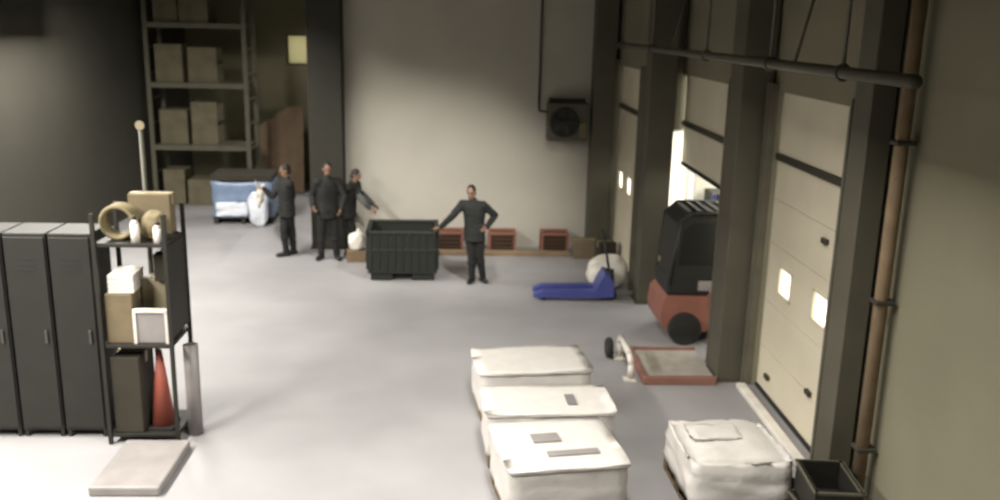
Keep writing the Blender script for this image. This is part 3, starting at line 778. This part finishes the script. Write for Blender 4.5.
    for s in 'ab':
        an = V(P['ankle_'+s]); fd = V(P.get('toe_'+s, tuple(f))).normalized(); z0 = an.z-.075
        bm = bm_(); m = Matrix((fd, V((0, 0, 1)).cross(fd), V((0, 0, 1)))).transposed()
        cap(bm, an, an-V((0, 0, .03)), .052*k); ell(bm, V((an.x, an.y, z0+.035))+fd*.07*k, (.15*k, .052*k, .05), m=m); ell(bm, V((an.x, an.y, z0+.03))-fd*.02*k, (.07*k, .05*k, .045), m=m)
        sm = remesh(bm, .009, 2)
        for v in sm.vertices: v.co.z = max(v.co.z, .0)
        obj('shoe', sm, 'shoe', t)
    bm = bm_(); ell(bm, head+hu*.035*k-hf*.014*k, (.085*k, .098*k, .102*k), m=mh)
    cap(bm, head-hf*.06*k-hu*.03*k-hs*.03*k, head-hf*.06*k-hu*.03*k+hs*.03*k, .05*k)
    hm = remesh(bm, .01, 2)
    obj('hair', hm, 'hair_dark', t)
    return t

# the person leaning on the green bin, one hand on the bin rim, one on the hip
person('person in dark clothes leaning one hand on the green bin, other on hip', (.27, 15.62, 0), 1.78, -12, {
    'hip': (-.02, 0, .94), 'chest': (-.03, 0, 1.28), 'neck': (-.06, -.01, 1.48), 'head': (-.09, -.03, 1.65), 'look': (-.3, -1, -.12),
    'elbow_a': (-.43, -.05, 1.21), 'wrist_a': (-.63, .06, .985), 'hdir_a': (-.85, .35, -.12), 'hnrm_a': (0, 0, -1), 'curl_a': 8,
    'elbow_b': (.34, .08, 1.22), 'wrist_b': (.19, -.05, 1.02), 'hdir_b': (-.6, -.6, -.3), 'hnrm_b': (-.6, .6, 0), 'curl_b': 20,
    'knee_a': (-.07, -.05, .50), 'ankle_a': (-.05, -.02, .085), 'knee_b': (.08, -.03, .50), 'ankle_b': (.14, .03, .085),
    'toe_a': (-.45, -1, 0), 'toe_b': (.4, -1, 0)}, 'cloth_navy', 'trouser_dark')
# person by the blue wrapped load, hand reaching to it
person('person in black clothes standing nearest the blue wrapped load', (-3.40, 17.42, 0), 1.83, -60, {
    'elbow_a': (-.27, -.02, 1.18), 'wrist_a': (-.42, -.06, 1.34), 'hdir_a': (-.9, -.1, .3), 'hnrm_a': (0, 0, -1), 'curl_a': 35,
    'elbow_b': (.10, .14, 1.18), 'wrist_b': (.06, -.03, .98), 'hdir_b': (-.4, -.5, -.7), 'look': (-1, -.25, -.15),
    'head': (.0, -.02, 1.69), 'neck': (0.01, 0, 1.51),
    'knee_a': (-.05, -.10, .51), 'ankle_a': (-.02, -.10, .085), 'knee_b': (.06, .09, .51), 'ankle_b': (.09, .09, .085)})
# person in the middle
person('person in black clothes standing between two others before the wide column', (-2.56, 17.15, 0), 1.90, 28, {
    'elbow_a': (-.30, .02, 1.24), 'wrist_a': (-.26, -.18, 1.06), 'hdir_a': (.3, -.7, -.4), 'hnrm_a': (.5, 0, 0),
    'elbow_b': (.32, .02, 1.24), 'wrist_b': (.27, -.14, 1.02), 'hdir_b': (-.1, -.6, -.6), 'hnrm_b': (-.6, 0, 0),
    'knee_a': (-.13, -.03, .53), 'ankle_a': (-.15, 0, .085), 'knee_b': (.12, -.03, .53), 'ankle_b': (.15, .02, .085),
    'toe_a': (-.3, -1, 0), 'toe_b': (.35, -1, 0), 'look': (.25, -1, -.1)})
# person partly behind, facing the bin, grey lower sleeves
person('person in black jacket with grey sleeves reaching down towards the green bin', (-2.20, 17.50, 0), 1.76, 70, {
    'hip': (-.02, 0, .93), 'chest': (.03, -.01, 1.27), 'neck': (.09, -.02, 1.45), 'head': (.15, -.04, 1.61), 'look': (1, -.3, -.3),
    'elbow_a': (.24, .18, 1.20), 'wrist_a': (.46, .14, 1.0), 'hdir_a': (.8, 0, -.5), 'hnrm_a': (0, -.6, -.5),
    'elbow_b': (.24, -.24, 1.22), 'wrist_b': (.44, -.27, 1.0), 'hdir_b': (.8, -.1, -.5), 'hnrm_b': (0, .6, -.5),
    'knee_a': (.06, .09, .50), 'ankle_a': (.0, .10, .085), 'knee_b': (.04, -.08, .50), 'ankle_b': (-.02, -.10, .085)}, sleeve='cloth_grey')

# white film sheet pulled from the blue load towards the person's hand
bm = bm_(); n_ = 10; rows = []
for i in range(n_+1):
    u = i/n_; x = -4.42+u*(.55); y = 19.55-u*2.02; z = .86+u*.50-.22*math.sin(u*math.pi)
    wdt = .46*(1-u)+.08*u; row = []
    for j in range(7):
        v = j/6-.5; row.append(bm.verts.new((x+.05*math.sin(v*9+u*5), y+.04*math.cos(v*8), z+v*wdt*1.2)))
    rows.append(row)
for i in range(n_):
    for j in range(6): bm.faces.new((rows[i][j], rows[i+1][j], rows[i+1][j+1], rows[i][j+1]))
o = obj('film_sheet', bm, 'sack_white', smooth=True); sm = o.modifiers.new('thick', 'SOLIDIFY'); sm.thickness = .006
tag(o, 'white film sheet stretched from the blue load to a person', 'film')
